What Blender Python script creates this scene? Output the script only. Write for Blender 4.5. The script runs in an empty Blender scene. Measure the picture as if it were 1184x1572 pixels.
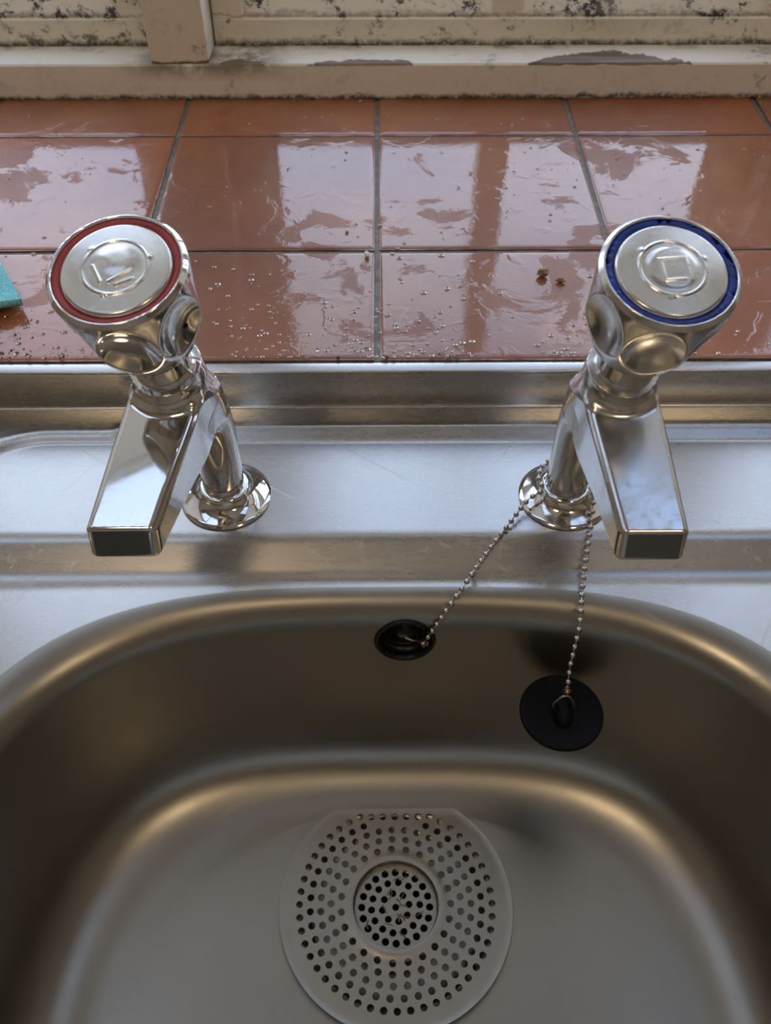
import bpy, bmesh, math, random
import numpy as np
from mathutils import Vector, Matrix, noise
from mathutils.geometry import delaunay_2d_cdt
from mathutils.bvhtree import BVHTree
random.seed(7); rng = np.random.default_rng(7)
SC = bpy.context.scene; COL = SC.collection
PI = math.pi

# ------------------------------------------------------------------ camera
CAM_H = .358; PITCH = math.radians(49.2); YAW = math.radians(.38); FPX = 1380.
cd = bpy.data.cameras.new('camera'); cam = bpy.data.objects.new('camera', cd); COL.objects.link(cam)
cam.location = (0, 0, CAM_H)
cam.rotation_euler = (math.radians(90) - PITCH, 0, -YAW)
cd.sensor_fit = 'VERTICAL'; cd.sensor_height = 24; cd.lens = FPX / 1572 * 24
cd.clip_start = .01; cd.clip_end = 60
cd.dof.use_dof = True; cd.dof.focus_distance = .44; cd.dof.aperture_fstop = cd.lens / 1.7
SC.camera = cam

# ------------------------------------------------------------------ world: bright overcast sky
w = bpy.data.worlds.new('sky'); SC.world = w; w.use_nodes = True
nt = w.node_tree; nt.nodes.clear()
N = nt.nodes.new; Lk = nt.links.new
tc = N('ShaderNodeTexCoord'); mp = N('ShaderNodeMapping'); mp.inputs['Scale'].default_value = (1.2, 1.2, 3)
nz = N('ShaderNodeTexNoise'); nz.inputs['Scale'].default_value = 1.6; nz.inputs['Detail'].default_value = 5
cr = N('ShaderNodeValToRGB'); cr.color_ramp.elements[0].position = .35; cr.color_ramp.elements[0].color = (.46, .60, .86, 1)
cr.color_ramp.elements[1].position = .68; cr.color_ramp.elements[1].color = (.86, .92, 1, 1)
bg = N('ShaderNodeBackground'); bg.inputs['Strength'].default_value = 4.6
wo = N('ShaderNodeOutputWorld')
Lk(tc.outputs['Generated'], mp.inputs['Vector']); Lk(mp.outputs['Vector'], nz.inputs['Vector'])
sx = N('ShaderNodeSeparateXYZ'); Lk(tc.outputs['Generated'], sx.inputs[0])
el = N('ShaderNodeValToRGB'); e = el.color_ramp.elements
e[0].position = 0; e[0].color = (1, .97, .95, 1); e[1].position = .80; e[1].color = (.34, .37, .42, 1)
q = e.new(.50); q.color = (.95, .94, .95, 1); q = e.new(.66); q.color = (.46, .48, .52, 1)
Lk(sx.outputs[2], el.inputs['Fac']); mm = N('ShaderNodeMix'); mm.data_type = 'RGBA'; mm.blend_type = 'MULTIPLY'; mm.inputs[0].default_value = 1
Lk(nz.outputs['Fac'], cr.inputs['Fac']); Lk(cr.outputs['Color'], mm.inputs[6]); Lk(el.outputs['Color'], mm.inputs[7]); Lk(mm.outputs[2], bg.inputs['Color']); Lk(bg.outputs[0], wo.inputs['Surface'])

SC.view_settings.view_transform = 'Standard'; SC.view_settings.look = 'None'
SC.view_settings.gamma = 1; SC.view_settings.use_curve_mapping = False
SC.view_settings.exposure = -0.18
LAMP_POWER = 22.0       # radiance of the warm ceiling lamp diffusers
try:
    SC.cycles.caustics_reflective = True; SC.cycles.sample_clamp_indirect = 6
    SC.cycles.max_bounces = 10
except Exception: pass

# ------------------------------------------------------------------ helpers
def mesh_obj(name, verts, faces, mat, parent=None, smooth=True, normals=None):
    me = bpy.data.meshes.new(name)
    verts = np.asarray(verts, dtype=np.float32)
    if isinstance(faces, np.ndarray):
        k = faces.shape[1]; n = len(faces)
        me.vertices.add(len(verts)); me.vertices.foreach_set('co', verts.ravel())
        me.loops.add(n * k); me.loops.foreach_set('vertex_index', faces.astype(np.int32).ravel())
        me.polygons.add(n); me.polygons.foreach_set('loop_start', np.arange(0, n * k, k, dtype=np.int32))
        me.polygons.foreach_set('loop_total', np.full(n, k, dtype=np.int32))
        me.update(calc_edges=True); me.validate()
    else:
        me.from_pydata([tuple(map(float, v)) for v in verts], [], faces); me.update()
    me.polygons.foreach_set('use_smooth', [smooth] * len(me.polygons))
    if normals is not None and len(normals) == len(me.vertices):
        me.normals_split_custom_set_from_vertices([tuple(map(float, v)) for v in normals])
    if mat: me.materials.append(mat)
    o = bpy.data.objects.new(name, me); COL.objects.link(o)
    if parent: o.parent = parent
    return o
def bm_obj(name, bm, mat, parent=None, smooth=True):
    me = bpy.data.meshes.new(name); bm.normal_update(); bm.to_mesh(me); bm.free()
    me.polygons.foreach_set('use_smooth', [smooth] * len(me.polygons))
    if mat: me.materials.append(mat)
    o = bpy.data.objects.new(name, me); COL.objects.link(o)
    if parent: o.parent = parent
    return o
def tag(o, label=None, cat=None, group=None, kind=None):
    if label: o['label'] = label
    if cat: o['category'] = cat
    if group: o['group'] = group
    if kind: o['kind'] = kind
    return o
def empty(name, loc=(0, 0, 0), rz=0, scale=1):
    o = bpy.data.objects.new(name, None); COL.objects.link(o); o.location = loc; o.rotation_euler = (0, 0, rz)
    o.empty_display_size = .02
    return o
def add_box(bm, x0, x1, y0, y1, z0, z1):
    vs = [bm.verts.new(p) for p in ((x0,y0,z0),(x1,y0,z0),(x1,y1,z0),(x0,y1,z0),(x0,y0,z1),(x1,y0,z1),(x1,y1,z1),(x0,y1,z1))]
    for f in ((0,3,2,1),(4,5,6,7),(0,1,5,4),(1,2,6,5),(2,3,7,6),(3,0,4,7)): bm.faces.new([vs[i] for i in f])
def box(name, x0, x1, y0, y1, z0, z1, mat, parent=None, bevel=0, seg=2):
    bm = bmesh.new(); add_box(bm, x0, x1, y0, y1, z0, z1)
    if bevel: bmesh.ops.bevel(bm, geom=bm.edges[:], offset=bevel, segments=seg, profile=.6, affect='EDGES')
    return bm_obj(name, bm, mat, parent, smooth=False)
def prism_x(name, x0, x1, prof, mat, parent=None, bevel=0):
    """extrude a (y, z) outline along x"""
    bm = bmesh.new(); a = [bm.verts.new((x0, y, z)) for y, z in prof]; b = [bm.verts.new((x1, y, z)) for y, z in prof]
    n = len(prof); bm.faces.new(a); bm.faces.new(b[::-1])
    for i in range(n): bm.faces.new((a[i], b[i], b[(i+1) % n], a[(i+1) % n]))
    bmesh.ops.recalc_face_normals(bm, faces=bm.faces[:])
    if bevel: bmesh.ops.bevel(bm, geom=bm.edges[:], offset=bevel, segments=2, profile=.6, affect='EDGES')
    return bm_obj(name, bm, mat, parent, smooth=False)
def lathe_arrays(prof, n=96, close=False):
    """prof: list of (r, z); returns verts, quads"""
    a = np.linspace(0, 2*PI, n, endpoint=False); V = []
    for r, z in prof: V.append(np.stack([r*np.cos(a), r*np.sin(a), np.full(n, z)], 1))
    V = np.concatenate(V); F = []
    i = np.arange(n); j = (i+1) % n
    for k in range(len(prof)-1):
        F.append(np.stack([k*n+i, k*n+j, (k+1)*n+j, (k+1)*n+i], 1))
    return V, np.concatenate(F)
def lathe(name, prof, mat, parent=None, n=96, M=None, loc=None):
    V, F = lathe_arrays(prof, n)
    if M is not None: V = V @ np.array(M.to_3x3()).T + np.array(M.translation)
    if loc is not None: V = V + np.array(loc)
    return mesh_obj(name, V, F, mat, parent)
def tube(bm, pts, r, n=10, closed=False):
    pts = [Vector(p) for p in pts]; m = len(pts); rings = []
    prev = None
    for i, p in enumerate(pts):
        if closed: t = pts[(i+1) % m] - pts[i-1]
        else: t = pts[min(i+1, m-1)] - pts[max(i-1, 0)]
        t.normalize()
        u = (prev - t*prev.dot(t)) if prev is not None else t.orthogonal()
        u.normalize(); prev = u; v = t.cross(u)
        rings.append([bm.verts.new(p + r*(u*math.cos(2*PI*k/n) + v*math.sin(2*PI*k/n))) for k in range(n)])
    for i in range(m if closed else m-1):
        A, B = rings[i], rings[(i+1) % m]
        for k in range(n): bm.faces.new((A[k], A[(k+1) % n], B[(k+1) % n], B[k]))
    if not closed: bm.faces.new(rings[0][::-1]); bm.faces.new(rings[-1])
def sstep(x, a, b):
    t = np.clip((x-a)/(b-a), 0, 1); return t*t*(3-2*t)

# ---- signed-distance mesher (surface nets, points projected on the surface, analytic normals)
def sdf_mesh(name, f, lo, hi, h, mat, parent=None, M=None):
    lo = np.array(lo); hi = np.array(hi); n = np.ceil((hi-lo)/h).astype(int)+1
    ax = [lo[i]+h*np.arange(n[i]) for i in range(3)]
    X, Yv, Z = np.meshgrid(*ax, indexing='ij')
    D = f(X, Yv, Z); S = D < 0
    c = np.zeros(tuple(n-1), bool); cnt = sum(S[i:n[0]-1+i, j:n[1]-1+j, k:n[2]-1+k].astype(int) for i in (0,1) for j in (0,1) for k in (0,1))
    c = (cnt > 0) & (cnt < 8)
    idx = -np.ones(c.shape, np.int64); ii = np.argwhere(c); idx[c] = np.arange(len(ii))
    P = lo + (ii+.5)*h
    def grad(P):
        e = h*.05; g = np.stack([f(P[:,0]+d[0], P[:,1]+d[1], P[:,2]+d[2]) - f(P[:,0]-d[0], P[:,1]-d[1], P[:,2]-d[2]) for d in ((e,0,0),(0,e,0),(0,0,e))], 1)/(2*e)
        return g
    for _ in range(5):
        g = grad(P); d = f(P[:,0], P[:,1], P[:,2]); P = P - np.clip(d, -h, h)[:,None]*g/np.maximum((g*g).sum(1), 1e-3)[:,None]*.8
    g = grad(P); Nn = g/np.maximum(np.linalg.norm(g, axis=1), 1e-6)[:,None]
    F = []
    for a in range(3):
        b, c2 = (a+1) % 3, (a+2) % 3
        s0 = [slice(None)]*3; s1 = [slice(None)]*3; s0[a] = slice(0, -1); s1[a] = slice(1, None)
        A, B = S[tuple(s0)], S[tuple(s1)]
        E = np.argwhere(A != B); fl = A[tuple(E.T)]
        ok = (E[:,b] > 0) & (E[:,c2] > 0) & (E[:,b] < n[b]-1) & (E[:,c2] < n[c2]-1); E = E[ok]; fl = fl[ok]
        q = []
        for db, dc in ((-1,-1),(0,-1),(0,0),(-1,0)):
            e = E.copy(); e[:,b] += db; e[:,c2] += dc; q.append(idx[tuple(e.T)])
        q = np.stack(q, 1); q[~fl] = q[~fl][:, ::-1]; F.append(q)
    F = np.concatenate(F)
    if M is not None:
        R = np.array(M.to_3x3()); P = P @ R.T + np.array(M.translation); Nn = Nn @ R.T
    return mesh_obj(name, P, F, mat, parent, normals=Nn)
def smin(a, b, k):
    h = np.clip(.5+.5*(b-a)/k, 0, 1); return b+(a-b)*h - k*h*(1-h)
def inset(P, r):
    n = len(P); A = sum(P[i][0]*P[(i+1) % n][1]-P[(i+1) % n][0]*P[i][1] for i in range(n)); sg = 1 if A > 0 else -1; out = []
    for i in range(n):
        p0, p1, p2 = (Vector(P[(i+k) % n]) for k in (-1, 0, 1)); a = (p1-p0).normalized(); b = (p2-p1).normalized()
        na = Vector((-a.y, a.x))*sg; nb_ = Vector((-b.y, b.x))*sg; m_ = na+nb_; m_ = m_/(m_.dot(m_)/2)*1.0
        out.append(tuple(p1+m_*r))
    return out
def smax(a, b, k): return -smin(-a, -b, k)
def sd_poly(px, py, P):
    P = np.array(P); d = np.full(px.shape, 1e9); s = np.ones(px.shape); n = len(P); j = n-1
    for i in range(n):
        e = P[j]-P[i]; wx = px-P[i][0]; wy = py-P[i][1]
        t = np.clip((wx*e[0]+wy*e[1])/(e@e), 0, 1); bx = wx-e[0]*t; by = wy-e[1]*t
        d = np.minimum(d, bx*bx+by*by)
        c1 = py >= P[i][1]; c2 = py < P[j][1]; c3 = e[0]*wy > e[1]*wx
        m = (c1 & c2 & c3) | (~c1 & ~c2 & ~c3); s = np.where(m, -s, s); j = i
    return s*np.sqrt(d)

# ------------------------------------------------------------------ materials
class Mat:
    def __init__(s, name, color=(.5,.5,.5), rough=.5, metal=0, **kw):
        s.m = bpy.data.materials.new(name); s.m.use_nodes = True; s.t = s.m.node_tree
        s.b = s.t.nodes['Principled BSDF']; s.b.inputs['Base Color'].default_value = (*color, 1)
        s.b.inputs['Roughness'].default_value = rough; s.b.inputs['Metallic'].default_value = metal
        for k, v in kw.items(): s.b.inputs[k.replace('_', ' ')].default_value = v
        s.tc = s.n('ShaderNodeTexCoord')
    def n(s, t, **kw):
        x = s.t.nodes.new(t)
        for k, v in kw.items():
            if k in x.inputs: x.inputs[k].default_value = v
            else: setattr(x, k, v)
        return x
    def l(s, a, b): s.t.links.new(a, b)
    def coord(s, scale=(1,1,1), rot=(0,0,0), src='Object'):
        r = s.n('ShaderNodeMapping'); r.inputs['Rotation'].default_value = rot; s.l(s.tc.outputs[src], r.inputs['Vector'])
        m = s.n('ShaderNodeMapping'); m.inputs['Scale'].default_value = scale
        s.l(r.outputs['Vector'], m.inputs['Vector']); return m.outputs['Vector']
    def noise(s, scale, detail=4, rough=.5, vec=None, dist=0, ntype=None):
        x = s.n('ShaderNodeTexNoise'); x.inputs['Scale'].default_value = scale; x.inputs['Detail'].default_value = detail
        x.inputs['Roughness'].default_value = rough; x.inputs['Distortion'].default_value = dist
        s.l(vec if vec is not None else s.tc.outputs['Object'], x.inputs['Vector']); return x.outputs['Fac']
    def ramp(s, fac, stops, interp='LINEAR'):
        r = s.n('ShaderNodeValToRGB'); r.color_ramp.interpolation = interp; e = r.color_ramp.elements
        while len(e) < len(stops): e.new(.5)
        for k, (p, c) in enumerate(stops):
            e[k].position = p; e[k].color = (*c, 1) if isinstance(c, tuple) else (c, c, c, 1)
        s.l(fac, r.inputs['Fac']); return r.outputs['Color']
    def mix(s, fac, a, b, mode='MIX'):
        x = s.n('ShaderNodeMix', data_type='RGBA', blend_type=mode)
        for i, v in ((0, fac), (6, a), (7, b)):
            if hasattr(v, 'is_linked') or isinstance(v, bpy.types.NodeSocket): s.l(v, x.inputs[i])
            else: x.inputs[i].default_value = v if i == 0 else ((*v, 1) if isinstance(v, tuple) else (v, v, v, 1))
        return x.outputs[2]
    def math(s, op, a, b=0., c=0.):
        x = s.n('ShaderNodeMath', operation=op)
        for i, v in enumerate((a, b, c)):
            if isinstance(v, bpy.types.NodeSocket): s.l(v, x.inputs[i])
            else: x.inputs[i].default_value = v
        return x.outputs[0]
    def maprange(s, v, a, b, c, d, smooth=False):
        x = s.n('ShaderNodeMapRange'); s.l(v, x.inputs[0])
        if smooth: x.interpolation_type = 'SMOOTHSTEP'
        for i, q in enumerate((a, b, c, d)): x.inputs[i+1].default_value = q
        return x.outputs[0]
    def bump(s, h, strength, dist, prev=None):
        x = s.n('ShaderNodeBump'); x.inputs['Strength'].default_value = strength; x.inputs['Distance'].default_value = dist
        s.l(h, x.inputs['Height'])
        if prev is not None: s.l(prev, x.inputs['Normal'])
        return x.outputs['Normal']
    def set(s, **kw):
        for k, v in kw.items(): s.l(v, s.b.inputs[k.replace('_', ' ')])
        return s

def steel(name, rough=.27, color=(.545,.54,.53), scratch=.3, aniso_dir=(1,40,40)):
    m = Mat(name, color, rough, 1)
    grain = m.noise(700, 3, .6, m.coord((.06, 1, 1)))
    sc1 = m.noise(260, 2, .5, m.coord((.03, 1, 1), (0, 0, .6)))
    sc2 = m.noise(240, 2, .5, m.coord((.03, 1, 1), (0, 0, -1.0)))
    sc3 = m.noise(220, 2, .5, m.coord((.03, 1, 1), (0, 0, 1.9)))
    s = m.math('MAXIMUM', m.math('MAXIMUM', m.maprange(sc1, .66, .74, 0, 1), m.maprange(sc2, .67, .75, 0, 1)), m.maprange(sc3, .67, .75, 0, 1))
    big = m.noise(14, 4, .55)
    fine = m.noise(90, 5, .65)
    r = m.math('ADD', m.maprange(big, .25, .75, rough-.02, rough+.025), m.math('MULTIPLY', s, .08))
    r = m.math('ADD', r, m.maprange(grain, .3, .7, -.012, .012))
    r = m.math('ADD', r, m.maprange(fine, .2, .8, -.012, .015))
    col = m.mix(m.maprange(fine, .3, .8, 0, .4), color, tuple(c*.9 for c in color))
    nb = m.bump(s, scratch, .00002)
    m.set(Base_Color=col, Roughness=r, Normal=nb); return m.m
M_DECK = steel('satin_steel', .27, scratch=.25)
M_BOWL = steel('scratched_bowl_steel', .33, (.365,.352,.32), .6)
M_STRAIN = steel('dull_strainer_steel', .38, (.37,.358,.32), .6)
def chrome(name, rough, smudge, color=(.80,.80,.80)):
    m = Mat(name, color, rough, 1)
    a = m.noise(55, 5, .6); b = m.noise(260, 3, .6); st = m.noise(120, 4, .6, m.coord((1, 1, .15)))
    r = m.math('ADD', m.maprange(a, .35, .75, rough, rough+smudge), m.maprange(b, .45, .75, 0, smudge*.5))
    r = m.math('ADD', r, m.maprange(st, .45, .8, 0, smudge*.6))
    col = m.mix(m.maprange(b, .55, .8, 0, .35), color, tuple(c*.72 for c in color))
    m.set(Roughness=r, Base_Color=col, Normal=m.bump(a, .1, .0001)); return m.m
M_CHROME = chrome('polished_chrome', .035, .04)
M_DULL = chrome('worn_chrome', .13, .13, (.70,.70,.70))
M_CAP = chrome('brushed_cap_metal', .17, .12, (.70,.685,.65))
M_WIRE = Mat('dull_brass_wire', (.42,.30,.19), .35, 1).m
M_WIREG = Mat('grey_steel_wire', (.50,.47,.43), .35, 1).m
M_BEAD = Mat('bead_chain_metal', (.55,.52,.49), .16, 1).m
m = Mat('black_rubber', (.005,.006,.009), .6, 0, Specular_IOR_Level=.15); nb = m.noise(300, 3); m.set(Normal=m.bump(nb, .2, .0003)); M_RUB = m.m
m = Mat('black_plastic', (.004,.004,.0045), .35, 0, Specular_IOR_Level=.3); M_BLK = m.m
m = Mat('red_plastic', (.36,.035,.028), .42); a = m.noise(90, 4)
m.set(Base_Color=m.ramp(a, [(.3, (.27,.03,.025)), (.7, (.42,.055,.045))])); M_RED = m.m
m = Mat('blue_plastic', (.006,.028,.30), .38); a = m.noise(110, 4)
m.set(Base_Color=m.ramp(a, [(.3, (.004,.016,.19)), (.7, (.012,.05,.42))]), Normal=m.bump(m.noise(240, 4), .7, .0012)); M_BLUE = m.m
M_DARK = Mat('dark_waste_pipe', (.03,.028,.025), .5).m

# terracotta tiles: each tile has its own tone (object random), a wet film lies over part of them
m = Mat('wet_terracotta', (.3,.1,.05), .5)
oi = m.n('ShaderNodeObjectInfo'); geo = m.n('ShaderNodeNewGeometry')
pos = geo.outputs['Position']
cl = m.noise(9, 5, .6, pos); fn = m.noise(260, 4, .7, pos); sp = m.noise(700, 2, .5, pos)
base = m.ramp(cl, [(.3, (.23,.066,.022)), (.55, (.33,.105,.036)), (.75, (.42,.155,.056))])
tone = m.ramp(oi.outputs['Random'], [(0, (.80,.82,.84)), (.5, (1,1,1)), (1, (1.15,1.0,.9))])
base = m.mix(1, base, tone, 'MULTIPLY')
base = m.mix(m.maprange(fn, .5, .75, 0, .25), base, (.20,.075,.045))
base = m.mix(m.maprange(sp, .68, .76, 0, .7), base, (.09,.04,.03))
wet = m.noise(17, 6, .62, pos, dist=.6)
wm = m.maprange(wet, .395, .44, 0, 1, True)                 # 1 = under water film
rip = m.noise(48, 3, .5, pos, dist=.8)
dry_b = m.bump(m.noise(420, 5, .7, pos), .55, .0006)
film = m.bump(m.noise(6.5, 2, .4, pos), 1, .0018)
film = m.bump(wm, 1, .0002, film)
film = m.bump(m.maprange(rip, .56, .70, 0, 1, True), 1, .00012, film)
film = m.bump(m.noise(150, 4, .65, pos), .5, .00014, film)
m.set(Base_Color=base, Coat_Normal=film, Normal=dry_b)
m.l(m.maprange(wm, 0, 1, .35, 1.0), m.b.inputs['Coat Weight'])
m.l(m.maprange(wm, 0, 1, .26, .05), m.b.inputs['Coat Roughness'])
m.b.inputs['Coat IOR'].default_value = 1.6
m.b.inputs['Roughness'].default_value = .5; m.b.inputs['Specular IOR Level'].default_value = .35
M_TILE = m.m
m = Mat('cement_grout', (.2,.18,.15), .6); a = m.noise(120, 5, .7)
m.set(Base_Color=m.ramp(a, [(.3, (.085,.078,.06)), (.7, (.26,.25,.215))]), Normal=m.bump(a, .6, .001)); M_GROUT = m.m

def paint(name, base, dirt=.5, lowdirt=None, peel=False, dens=.5):
    m = Mat(name, base, .42)
    geo = m.n('ShaderNodeNewGeometry'); pos = geo.outputs['Position']
    a = m.noise(38, 7, .72, pos, dist=.5); b = m.noise(210, 5, .75, pos); c = m.noise(11, 3, .5, pos)
    soft = m.maprange(m.math('ADD', m.math('MULTIPLY', a, .6), m.math('MULTIPLY', b, .4)), .50, .70, 0, dirt)
    col = m.mix(soft, base, (.20,.15,.10))
    spots = m.math('MULTIPLY', m.maprange(a, .60-.12*dens, .63-.10*dens, 0, 1), m.maprange(b, .44, .52, 0, 1))
    spots = m.math('MULTIPLY', spots, m.maprange(c, .50-.25*dens, .58-.2*dens, 0, 1))
    col = m.mix(m.math('MULTIPLY', spots, min(1, dirt*1.6)), col, (.035,.03,.022))
    sep = m.n('ShaderNodeSeparateXYZ'); m.l(pos, sep.inputs[0])
    wob = m.math('MULTIPLY', m.math('SUBTRACT', m.noise(55, 6, .7, pos), .5), .012)
    if lowdirt:
        for z0, hgt, st in lowdirt:       # mould growing up from a joint
            d = m.math('ABSOLUTE', m.math('SUBTRACT', m.math('ADD', sep.outputs[2], wob), z0))
            k = m.math('MULTIPLY', m.maprange(d, 0, hgt, 1, 0, True), m.maprange(b, .36, .50, .25, 1))
            col = m.mix(m.math('MULTIPLY', k, st), col, (.045,.038,.022))
    nb = m.bump(m.noise(24, 4, .6, m.coord((.3,1,1))), .5, .0012); nb = m.bump(b, .25, .0005, nb); nb = m.bump(spots, .6, -.0004, nb)
    if peel:
        # lost paint along the front arris of the board: bare grey wood, one long flake and a few short ones
        def patch(x0, x1, depth, k):
            u = m.math('ADD', sep.outputs[0], m.math('MULTIPLY', m.math('SUBTRACT', m.noise(60*k, 5, .6, pos), .5), .03))
            t = m.math('DIVIDE', m.math('SUBTRACT', u, (x0+x1)/2), (x1-x0)/2)
            e = m.math('MULTIPLY', m.math('SUBTRACT', 1, m.math('MULTIPLY', t, t)), depth)
            yy = m.math('ADD', sep.outputs[1], m.math('MULTIPLY', m.math('SUBTRACT', m.noise(60, 7, .72, pos), .5), .026))
            inside = m.math('LESS_THAN', yy, m.math('ADD', e, .7135))
            top = m.math('GREATER_THAN', m.math('ADD', sep.outputs[2], m.math('MULTIPLY', wob, .3)), .0575)
            return m.math('MULTIPLY', inside, top)
        p = m.math('MAXIMUM', m.math('MAXIMUM', patch(.112, .238, .022, 1), patch(-.055, .035, .009, 1.3)), m.math('MAXIMUM', patch(-.125, -.085, .010, 2), patch(.165, .185, .008, 2)))
        grain = m.noise(110, 5, .7, m.coord((.06, 1, 1)))
        wood = m.ramp(grain, [(.35, (.10,.075,.055)), (.5, (.24,.20,.16)), (.68, (.38,.33,.28))])
        edge = m.mix(p, col, wood); col = edge
        nb = m.bump(m.math('SUBTRACT', 1, p), 1, .0012, nb)
        st = m.math('MULTIPLY', m.maprange(m.noise(30, 5, .6, pos), .52, .62, 0, .7), m.maprange(sep.outputs[1], .738, .7475, 0, 1))
        col = m.mix(st, col, (.13,.09,.055))
        # damp brown stain at the foot of the mullion
        dx = m.math('ABSOLUTE', m.math('SUBTRACT', sep.outputs[0], -.135)); k = m.math('MULTIPLY', m.maprange(dx, .03, .075, 1, 0, True), m.maprange(m.noise(45, 5, .65, pos), .38, .56, 0, .8))
        k = m.math('MULTIPLY', k, m.maprange(sep.outputs[2], .045, .058, 0, 1))
        col = m.mix(k, col, (.17,.125,.075))
    m.set(Base_Color=col, Normal=nb); return m.m
CREAM = (.86,.80,.67)
M_SASH = paint('mouldy_sash_paint', CREAM, .45, [(.0600, .006, .95), (.0815, .0018, .4)], dens=.35)
M_BEADP = paint('mouldy_glazing_bead_paint', (.80,.73,.60), .75, [(.0815, .003, .5)], dens=.70)
M_MULL = paint('mullion_paint', CREAM, .28, [(.0600, .0025, .9)], dens=.1)
M_BOARD = paint('sill_board_paint', (.90,.875,.80), .22, [(.0325, .0045, .95)], peel=True, dens=.15)
m = Mat('window_glass', (1,1,1), .0)
fr = m.n('ShaderNodeFresnel', IOR=1.5); gg = m.n('ShaderNodeNewGeometry'); m.l(m.maprange(gg.outputs['Backfacing'], 0, 1, 1.5, 1/1.5), fr.inputs['IOR']); tr = m.n('ShaderNodeBsdfTransparent'); gl = m.n('ShaderNodeBsdfGlossy', Roughness=.01)
mx = m.n('ShaderNodeMixShader'); m.l(fr.outputs[0], mx.inputs[0]); m.l(tr.outputs[0], mx.inputs[1]); m.l(gl.outputs[0], mx.inputs[2])
m.l(mx.outputs[0], m.t.nodes['Material Output'].inputs['Surface']); M_GLASS = m.m
m = Mat('plaster_wall', (.72,.67,.57), .8); m.set(Normal=m.bump(m.noise(60, 4), .2, .002)); M_WALL = m.m
M_CEIL = Mat('ceiling_paint', (.62,.56,.47), .8).m
M_FLOOR = Mat('brown_floor', (.24,.17,.12), .5).m
M_TOP = Mat('worktop_laminate', (.30,.24,.18), .4).m
M_CAB = Mat('cabinet_board', (.33,.27,.20), .5).m
m = Mat('lamp_diffuser', (1,.85,.6), .5); em = m.n('ShaderNodeEmission'); em.inputs['Color'].default_value = (1,.73,.44,1); em.inputs['Strength'].default_value = LAMP_POWER
m.l(em.outputs[0], m.t.nodes['Material Output'].inputs['Surface']); M_LAMP = m.m
m = Mat('cyan_microfibre', (.10,.42,.47), .9); a = m.noise(900, 3, .6)
m.set(Base_Color=m.ramp(a, [(.35, (.10,.52,.60)), (.7, (.42,.88,.94))]), Normal=m.bump(a, .8, .001)); M_CLOTH = m.m
m = Mat('crumb', (.40,.25,.11), .45); a = m.noise(600, 3); m.set(Base_Color=m.ramp(a, [(.35, (.16,.08,.03)), (.7, (.55,.36,.18))])); M_CRUMB = m.m
M_WHITE = Mat('pale_grit', (.80,.78,.74), .4).m
m = Mat('water', (1,1,1), .0, 0, Transmission_Weight=1., IOR=1.33); M_WATER = m.m

# ------------------------------------------------------------------ room shell
YW0, YW1 = .397, .86           # inner and outer face of the window wall (deep tiled reveal)
WX0, WX1 = -.66, .82; WZ1 = 1.22
GZ = .0                        # placeholder level of the sink deck
FL = -.90; CE = 1.50
struct = lambda o, lab=None: tag(o, lab, None, None, 'structure')
bm = bmesh.new()
add_box(bm, -1.7, WX0, YW0, YW1, FL, CE); add_box(bm, WX1, 1.9, YW0, YW1, FL, CE)
add_box(bm, WX0, WX1, YW0, YW1, WZ1, CE); add_box(bm, WX0, WX1, YW0, YW1, FL, .012)
struct(bm_obj('wall_back', bm, M_WALL, None, False), 'plaster wall around the deep window recess behind the sink')
struct(box('wall_left', -1.8, -1.7, -2.4, YW1, FL, CE, M_WALL))
struct(box('wall_right', 1.9, 2.0, -2.4, YW1, FL, CE, M_WALL))
struct(box('wall_front', -1.8, 2.0, -2.5, -2.4, FL, CE, M_WALL))
struct(box('floor', -1.8, 2.0, -2.5, YW1, FL-.1, FL, M_FLOOR))
RLX0, RLX1, RLY0, RLY1 = -1.35, 1.05, .09, .39; RLM = (-.32, .42)      # unseen rooflight pair, added so the spout tops reflect bluish light
bm = bmesh.new()
add_box(bm, -1.8, 2.0, -2.5, RLY0, CE, CE+.1); add_box(bm, -1.8, 2.0, RLY1, YW1, CE, CE+.1)
add_box(bm, -1.8, RLX0, RLY0, RLY1, CE, CE+.1); add_box(bm, RLX1, 2.0, RLY0, RLY1, CE, CE+.1); add_box(bm, RLM[0], RLM[1], RLY0, RLY1, CE, CE+.1)
struct(bm_obj('ceiling', bm, M_CEIL, None, False))
for nm_, xa, xb, sd_ in (('added_rooflight_1', RLX0, RLM[0], 'left'), ('added_rooflight_2', RLM[1], RLX1, 'right')):
    rl = struct(box(nm_, xa, xb, RLY0, RLY1, CE+.06, CE+.066, M_GLASS), 'added unseen rooflight glazing in the ceiling, %s of the sink' % sd_)
    for x in (xa+.01, (xa+xb)/2, xb-.01): box('glazing_bar', x-.010, x+.010, RLY0, RLY1, CE+.03, CE+.0595, M_MULL, rl)

# ceiling lamps behind the viewer
def ceiling_lamp(x, y, lab, r=.13):
    t = empty('ceiling_lamp', (x, y, CE)); tag(t, lab, 'lamp')
    lathe('lamp_rim', [(.001,-.001),(r+.02,-.001),(r+.02,-.03),(r,-.03),(r,-.02)], M_CEIL, t, 48)
    lathe('diffuser', [(r,-.03),(r*.8,-.05),(r*.45,-.062),(.001,-.066)], M_LAMP, t, 48)
ceiling_lamp(-.45, -.55, 'round warm ceiling lamp on the left behind the viewer')
ceiling_lamp(.65, -.75, 'round warm ceiling lamp on the right behind the viewer')

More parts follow.
